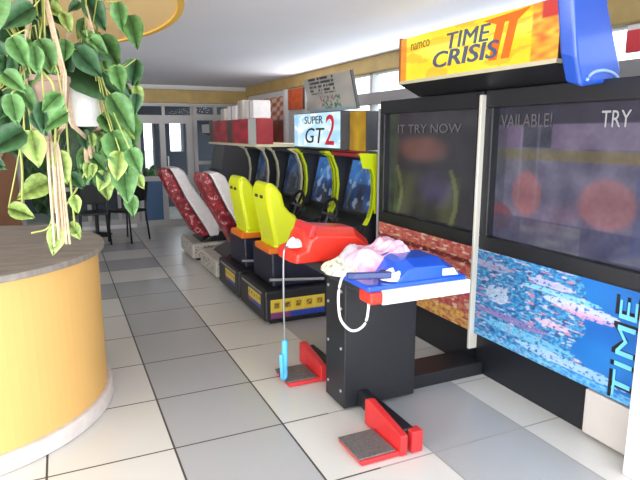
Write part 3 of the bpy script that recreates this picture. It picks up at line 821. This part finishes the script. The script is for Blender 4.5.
obj('marquee', bx(BM(), -.43, -.37, -.30, .30, 1.60, 1.74), M['tin'], t, bevel=.006)
obj('control_panel', bx(BM(), -.47, -.30, -.33, .33, .92, .95), M['black2'], t, bevel=.008)
# pale round wicker lamp shade on the brown pier
t = thing('wall_plaque', 'pale round plaque hanging on the brown pier at far left', 'plaque', (-.96, 9.87, 1.35))
bm = BM(); lathe(bm, [(.02, 0), (.16, .0), (.2, .02), (.18, .05), (.1, .06)], n=28)
o = obj('disc', bm, M['rope'], t, smooth=True); o.rotation_euler = (PI/2, 0, 0)
bm = BM(); lathe(bm, [(.05, .055), (.13, .062), (.05, .075)], n=24)
o = obj('hub', bm, mat('dark_wood', (90, 60, 44), .6), t, smooth=True); o.rotation_euler = (PI/2, 0, 0)

# ---------------------------------------------------------------- hanging plants over the counter
LEAVES = [(-0.093, 2.218, 1.891, 0.193, -100, 0), (-0.013, 2.152, 1.855, 0.108, -70, 1), (0.148, 2.298, 1.807, 0.275, -25, 0), (-0.031, 2.177, 1.711, 0.118, -70, 1), (-0.087, 2.133, 1.972, 0.115, -150, 0), (0.06, 2.301, 1.99, 0.071, -70, 2), (0.221, 2.559, 1.929, 0.139, -60, 1), (0.311, 2.5, 2.012, 0.126, -80, 1), (0.302, 2.483, 1.845, 0.106, -80, 1), (-0.149, 2.211, 1.67, 0.154, -80, 0), (-0.161, 2.368, 1.794, 0.137, -60, 0), (0.221, 2.238, 1.676, 0.147, -60, 1), (0.153, 2.186, 1.688, 0.127, -80, 0), (-0.075, 2.153, 1.55, 0.125, -85, 2), (0.004, 2.207, 1.488, 0.102, -75, 2), (-0.11, 2.564, 1.38, 0.139, -160, 2), (0.12, 2.514, 1.458, 0.117, -60, 2), (0.163, 2.503, 1.407, 0.145, -85, 2), (0.088, 2.5, 1.5, 0.096, -120, 1), (0.202, 2.197, 1.539, 0.145, -70, 1), (0.218, 2.255, 1.424, 0.14, -85, 1), (0.254, 2.413, 1.308, 0.084, -85, 1), (-0.041, 2.466, 1.183, 0.105, -110, 2), (0.033, 2.527, 1.201, 0.078, -60, 2), (-0.157, 2.54, 1.291, 0.098, -20, 2), (0.038, 2.143, 1.358, 0.058, -80, 2), (0.178, 2.403, 1.573, 0.158, -110, 0), (0.107, 2.436, 1.581, 0.122, -60, 0), (0.258, 2.353, 1.612, 0.137, -80, 1), (0.191, 2.189, 1.485, 0.102, -100, 2), (0.021, 2.337, 1.784, 0.108, -30, 0), (-0.069, 2.145, 1.788, 0.099, -130, 1), (-0.117, 2.567, 1.631, 0.149, -70, 0), (0.017, 2.533, 2.077, 0.107, -50, 1), (0.165, 2.374, 2.046, 0.119, -60, 0), (0.155, 2.25, 1.911, 0.087, -40, 1), (0.243, 2.554, 1.785, 0.119, -60, 0), (-0.03, 2.386, 1.97, 0.101, -30, 0), (-0.159, 2.541, 2.021, 0.147, -90, 0), (-0.166, 2.524, 1.573, 0.127, -60, 0), (0.297, 2.354, 1.746, 0.073, -80, 2), (0.153, 2.307, 1.721, 0.098, -50, 1), (0.09, 2.399, 1.619, 0.093, -100, 1), (0.244, 2.316, 2.032, 0.09, -80, 1), (0.044, 2.181, 1.878, 0.076, -100, 1), (0.185, 2.253, 1.629, 0.113, -50, 1), (0.144, 2.506, 1.531, 0.116, -90, 1), (0.244, 2.122, 1.505, 0.091, -70, 1), (-0.084, 2.123, 1.713, 0.09, -60, 1), (-0.135, 2.413, 1.756, 0.14, -100, 0)]
for k in range(70):      # more leaves filling the two crowns, front and back
    a = random.uniform(0, 2*PI); cx = random.choice((.12, -.13, -.22)); r = random.uniform(.1, .24)
    LEAVES.append((cx+r*math.cos(a)*.8, 2.36+r*math.sin(a), random.uniform(1.66, 2.04), random.uniform(.06, .12), random.uniform(-160, -20), random.choice((0, 0, 0, 1, 1, 2))))
def clear(l):      # keep the white pot, the rope tassel and the space under the crowns open to the room
    x, y, z = l[:3]
    if y < 2.42 and -.01 < x < .16 and 1.60 < z < 1.83: return False
    if y < 2.40 and -.06 < x < .06 and 1.22 < z < 1.60: return False
    return True
for k in range(60):      # small young leaves low on the right
    a = random.uniform(0, 2*PI); r = random.uniform(0, .13)
    LEAVES.append((.17+r*math.cos(a), 2.42+r*math.sin(a), random.uniform(1.40, 1.68), random.uniform(.045, .09), random.uniform(-125, -45), random.choice((0, 1, 1, 2, 2))))
for k in range(40):
    LEAVES.append((random.uniform(-.2, .3), random.uniform(2.2, 2.55), random.uniform(1.82, 2.12), random.uniform(.05, .1), random.uniform(-150, -20), random.choice((0, 0, 1, 1))))
for k in range(9):
    LEAVES.append((random.uniform(-.13, .03), random.uniform(2.05, 2.11), random.uniform(1.60, 1.86), random.uniform(.07, .11), random.uniform(-160, -20), random.choice((0, 1, 1))))
for k in range(26):
    LEAVES.append((random.uniform(-.34, -.08), random.uniform(2.12, 2.5), random.uniform(1.5, 2.08), random.uniform(.09, .15), random.uniform(-160, -20), random.choice((0, 0, 0, 1))))
LEAVES = [l for k, l in enumerate(LEAVES) if not (k >= 50 and l[0] > .15 and l[2] > 1.88) and (k == 2 or l[1] < 2.115 or clear(l) or l[5] == 2 and k < 50)]
WOUT = [(0, 0), (.06, .18), (.18, .32), (.35, .37), (.55, .32), (.75, .20), (.9, .09), (1, 0)]
def leaf(bm, x, y, z, L, ang, mi):
    a = math.radians(ang); d = Vector((math.cos(a), random.uniform(-.35, .35), math.sin(a))).normalized()
    nrm = Vector((random.uniform(-.5, .5), -1, random.uniform(.0, .8))); nrm = (nrm-d*nrm.dot(d)).normalized()
    s = d.cross(nrm); c = Vector((x, y, z))-d*L*.5; mid, lf, rt_ = [], [], []
    droop = random.uniform(.05, .22)
    for u, w in WOUT:
        p = c+d*L*u-Vector((0, 0, droop*L*u*u))
        mid.append(bm.verts.new(p))
        e = nrm*(L*.10*(w/.44)) + nrm*random.uniform(-.006, .006)
        if w == 0: lf.append(mid[-1]); rt_.append(mid[-1])
        else:
            lf.append(bm.verts.new(p+s*L*w+e-d*L*(.05 if u < .2 else 0))); rt_.append(bm.verts.new(p-s*L*w+e-d*L*(.05 if u < .2 else 0)))
    for k in range(len(WOUT)-1):
        for side in (lf, rt_):
            vs = []
            for q in (mid[k], side[k], side[k+1], mid[k+1]):
                if q not in vs: vs.append(q)
            if len(vs) >= 3:
                f = bm.faces.new(vs); f.material_index = mi; f.smooth = True
    return c
def plant(name, px_, py_, ztop, potmat, potz, potr, poth, label, mine, vines, tassel):
    t = thing(name, label, 'plant', (px_, py_, potz), 'hanging plants over the counter')
    inv = Matrix.Translation((-px_, -py_, -potz))
    def A(o): o.matrix_parent_inverse = inv; return o
    pot = A(obj('pot', lathe(BM(), [(potr*.68, potz), (potr*.78, potz+.02), (potr, potz+poth-.02), (potr*1.06, potz+poth-.018), (potr*1.06, potz+poth), (potr*.95, potz+poth), (potr*.93, potz+poth-.03)], (px_, py_), 28), potmat, t, smooth=False))
    A(obj('soil', lathe(BM(), [(potr*.9, potz+poth-.035), (potr*.9, potz+poth-.025)], (px_, py_), 24), M['soil'], t))
    bm = BM()
    for k in range(4):
        a = PI/4+k*PI/2; e = Vector((px_+potr*1.1*math.cos(a), py_+potr*1.1*math.sin(a), potz+poth))
        lo = Vector((px_+potr*.8*math.cos(a), py_+potr*.8*math.sin(a), potz+.0))
        for j in (-1, 0, 1):
            off = Vector((.006*j, .006*j*(-1)**k, 0))
            tube(bm, [Vector((px_, py_, ztop))+off*.6, e+off, lo+off, Vector((px_, py_, potz-.05))+off], .004, 5)
    tube(bm, [(px_, py_, ztop-.04), (px_, py_, ztop)], .02, 8)
    for k in range(tassel[0]):
        a = random.uniform(0, 2*PI); r = random.uniform(.004, .026)
        tube(bm, spline([(px_, py_, potz-.03), (px_+r*math.cos(a), py_+r*math.sin(a), potz-.09), (px_+r*1.3*math.cos(a)+random.uniform(-.01, .01), py_+r*1.3*math.sin(a), potz-tassel[1]*random.uniform(.72, 1))], 5), .0042, 5)
    A(obj('rope_hanger', bm, M['rope'], t, smooth=True))
    bm = BM(); st = BM()
    for l in mine:
        c = leaf(bm, *l)
        if l[3] < .085: continue
        top = Vector((px_+random.uniform(-.05, .05), py_+random.uniform(-.05, .05), max(potz+poth, min(ztop-.1, c.z+.1))))
        if c.z < potz+poth+.1:
            out = Vector((c.x, c.y, 0))-Vector((px_, py_, 0)); out = out.normalized()*potr*1.15 if out.length > .001 else Vector((potr, 0, 0))
            m1 = Vector((px_+out.x, py_+out.y, potz+poth+.03))
            tube(st, spline([Vector((px_, py_, potz+poth-.03)), m1, (m1+c)*.5+Vector((0, 0, -.02)), c], 4), .0028, 5)
        else:
            tube(st, [Vector((px_, py_, potz+poth-.03)), (c+top)*.5, c], .003, 5)
    A(obj('foliage', bm, [M['leaf0'], M['leaf1'], M['leaf2']], t, weld=False))
    A(obj('stems', st, M['vine'], t, smooth=True))
    for vpts in vines:
        vb = BM(); tube(vb, spline(vpts, 8), .0042, 6)
        A(obj('trailing_vine', vb, M['vine'], t, smooth=True))
    return t
LA = [l for l in LEAVES if l[0] >= .03]; LB = [l for l in LEAVES if l[0] < .03]
plant('hanging_pothos', .105, 2.40, 2.195, M['pot'], 1.625, .085, .20, 'trailing green plant in a white pot hung on pale ropes', LA,
      [[(.12, 2.36, 1.84), (.20, 2.3, 1.78), (.21, 2.32, 1.5), (.20, 2.36, 1.36)], [(.1, 2.36, 1.84), (.04, 2.3, 1.75), (.03, 2.38, 1.45), (.033, 2.5, 1.22)], [(.12, 2.42, 1.84), (.16, 2.48, 1.7), (.09, 2.49, 1.45), (.0, 2.48, 1.30), (-.041, 2.466, 1.23)]], (10, .20))
plant('hanging_pothos', -.025, 2.2, 2.195, M['pot2'], 1.62, .075, .17, 'trailing plant in a beige pot with long rope tassel, left of the white pot', LB,
      [[(-.06, 2.2, 1.80), (-.13, 2.2, 1.72), (-.13, 2.35, 1.5), (-.15, 2.5, 1.33)], [(-.03, 2.12, 1.80), (.0, 2.1, 1.72), (-.03, 2.25, 1.4), (-.06, 2.5, 1.23), (-.13, 2.53, 1.20)], [(-.05, 2.14, 1.80), (-.08, 2.16, 1.74), (-.075, 2.18, 1.6)]], (15, .42))

# ---------------------------------------------------------------- outside: bushes and a dark wall seen through the glass
def bush(x, y, h, w, seed, label):
    bm = BM(); bmesh.ops.create_icosphere(bm, subdivisions=4, radius=1)
    for v in bm.verts:
        d = 1+.35*noise.noise(v.co*2.2+Vector((seed, 0, 0)))+.22*noise.noise(v.co*7)
        v.co = Vector((x+v.co.x*w*d, y+v.co.y*w*d, -.12+h/2+v.co.z*h/2*d))
    o = obj('garden_bush', bm, M['tree'], smooth=False); tag(o, label, 'bush', 'bushes outside')
bush(1.85, 13.0, .95, .22, 1, 'bush outside the glass door')
bush(-.15, 12.4, 2.2, .6, 5, 'tall bush outside the back window behind the black chairs')
tag(obj('garden_wall', bx(BM(), -4.5, 1.775, 13.5, 13.8, -.12, 3.6), M['outside']), 'dark wall outside the back left windows', 'wall')
tag(obj('neighbour_wall', bx(BM(), 2.0, 2.36, 13.5, 13.8, -.12, 3.6), M['outside']), 'dark narrow pier outside, seen through the glass door', 'pillar')
tag(obj('outbuilding', bx(BM(), 2.68, 4.4, 13.5, 13.9, -.12, 3.6), M['outside']), 'dark outbuilding right of the glass door outside', 'building')
tag(obj('low_wall', bx(BM(), 2.361, 2.679, 13.5, 13.7, -.12, 1.17), M['outside']), 'low dark wall outside between the pier and the outbuilding', 'wall')
struct('porch_roof', bx(bx(BM(), -4.5, 4.4, YB+.3, 13.9, 2.75, 2.9), -4.5, 4.4, 13.28, 13.48, 1.86, 2.76), M['outside'])
# ---------------------------------------------------------------- light and camera
w = bpy.data.worlds.new('World'); scene.world = w; w.use_nodes = True
bg = w.node_tree.nodes['Background']; bg.inputs['Color'].default_value = (.86, .93, 1.0, 1); bg.inputs['Strength'].default_value = 3.2
def area(name, loc, rot, sx, sy, e, col=(1, 1, 1)):
    l = bpy.data.lights.new(name, 'AREA'); l.shape = 'RECTANGLE'; l.size = sx; l.size_y = sy; l.energy = e; l.color = col
    o = bpy.data.objects.new(name, l); COL.objects.link(o); o.location = loc; o.rotation_euler = rot
    return o
area('daylight_front', (-.4, YF+.1, 1.25), (PI/2, 0, 0), 6.0, 2.0, 195, (.97, .98, 1))
area('daylight_left', (XL+.1, 1.4, 1.55), (0, -PI/2, 0), 1.2, 6.8, 175, (.97, .98, 1))
area('daylight_right', (XR-.08, 5.0, 2.14), (0, PI/2, 0), .2, 5.0, 26, (.95, .98, 1))
cam = bpy.data.cameras.new('Camera'); co = bpy.data.objects.new('Camera', cam); COL.objects.link(co)
co.location = (0, 0, 1.6); co.rotation_euler = (math.radians(90-10.817), 0, math.radians(-24.681))
cam.sensor_width = 36; cam.lens = 560/640*36; cam.clip_start = .05
scene.camera = co
vs = scene.view_settings
scene.display_settings.display_device = 'sRGB'
vs.view_transform = 'Standard'; vs.look = 'None'; vs.gamma = 1; vs.use_curve_mapping = False; vs.exposure = .38
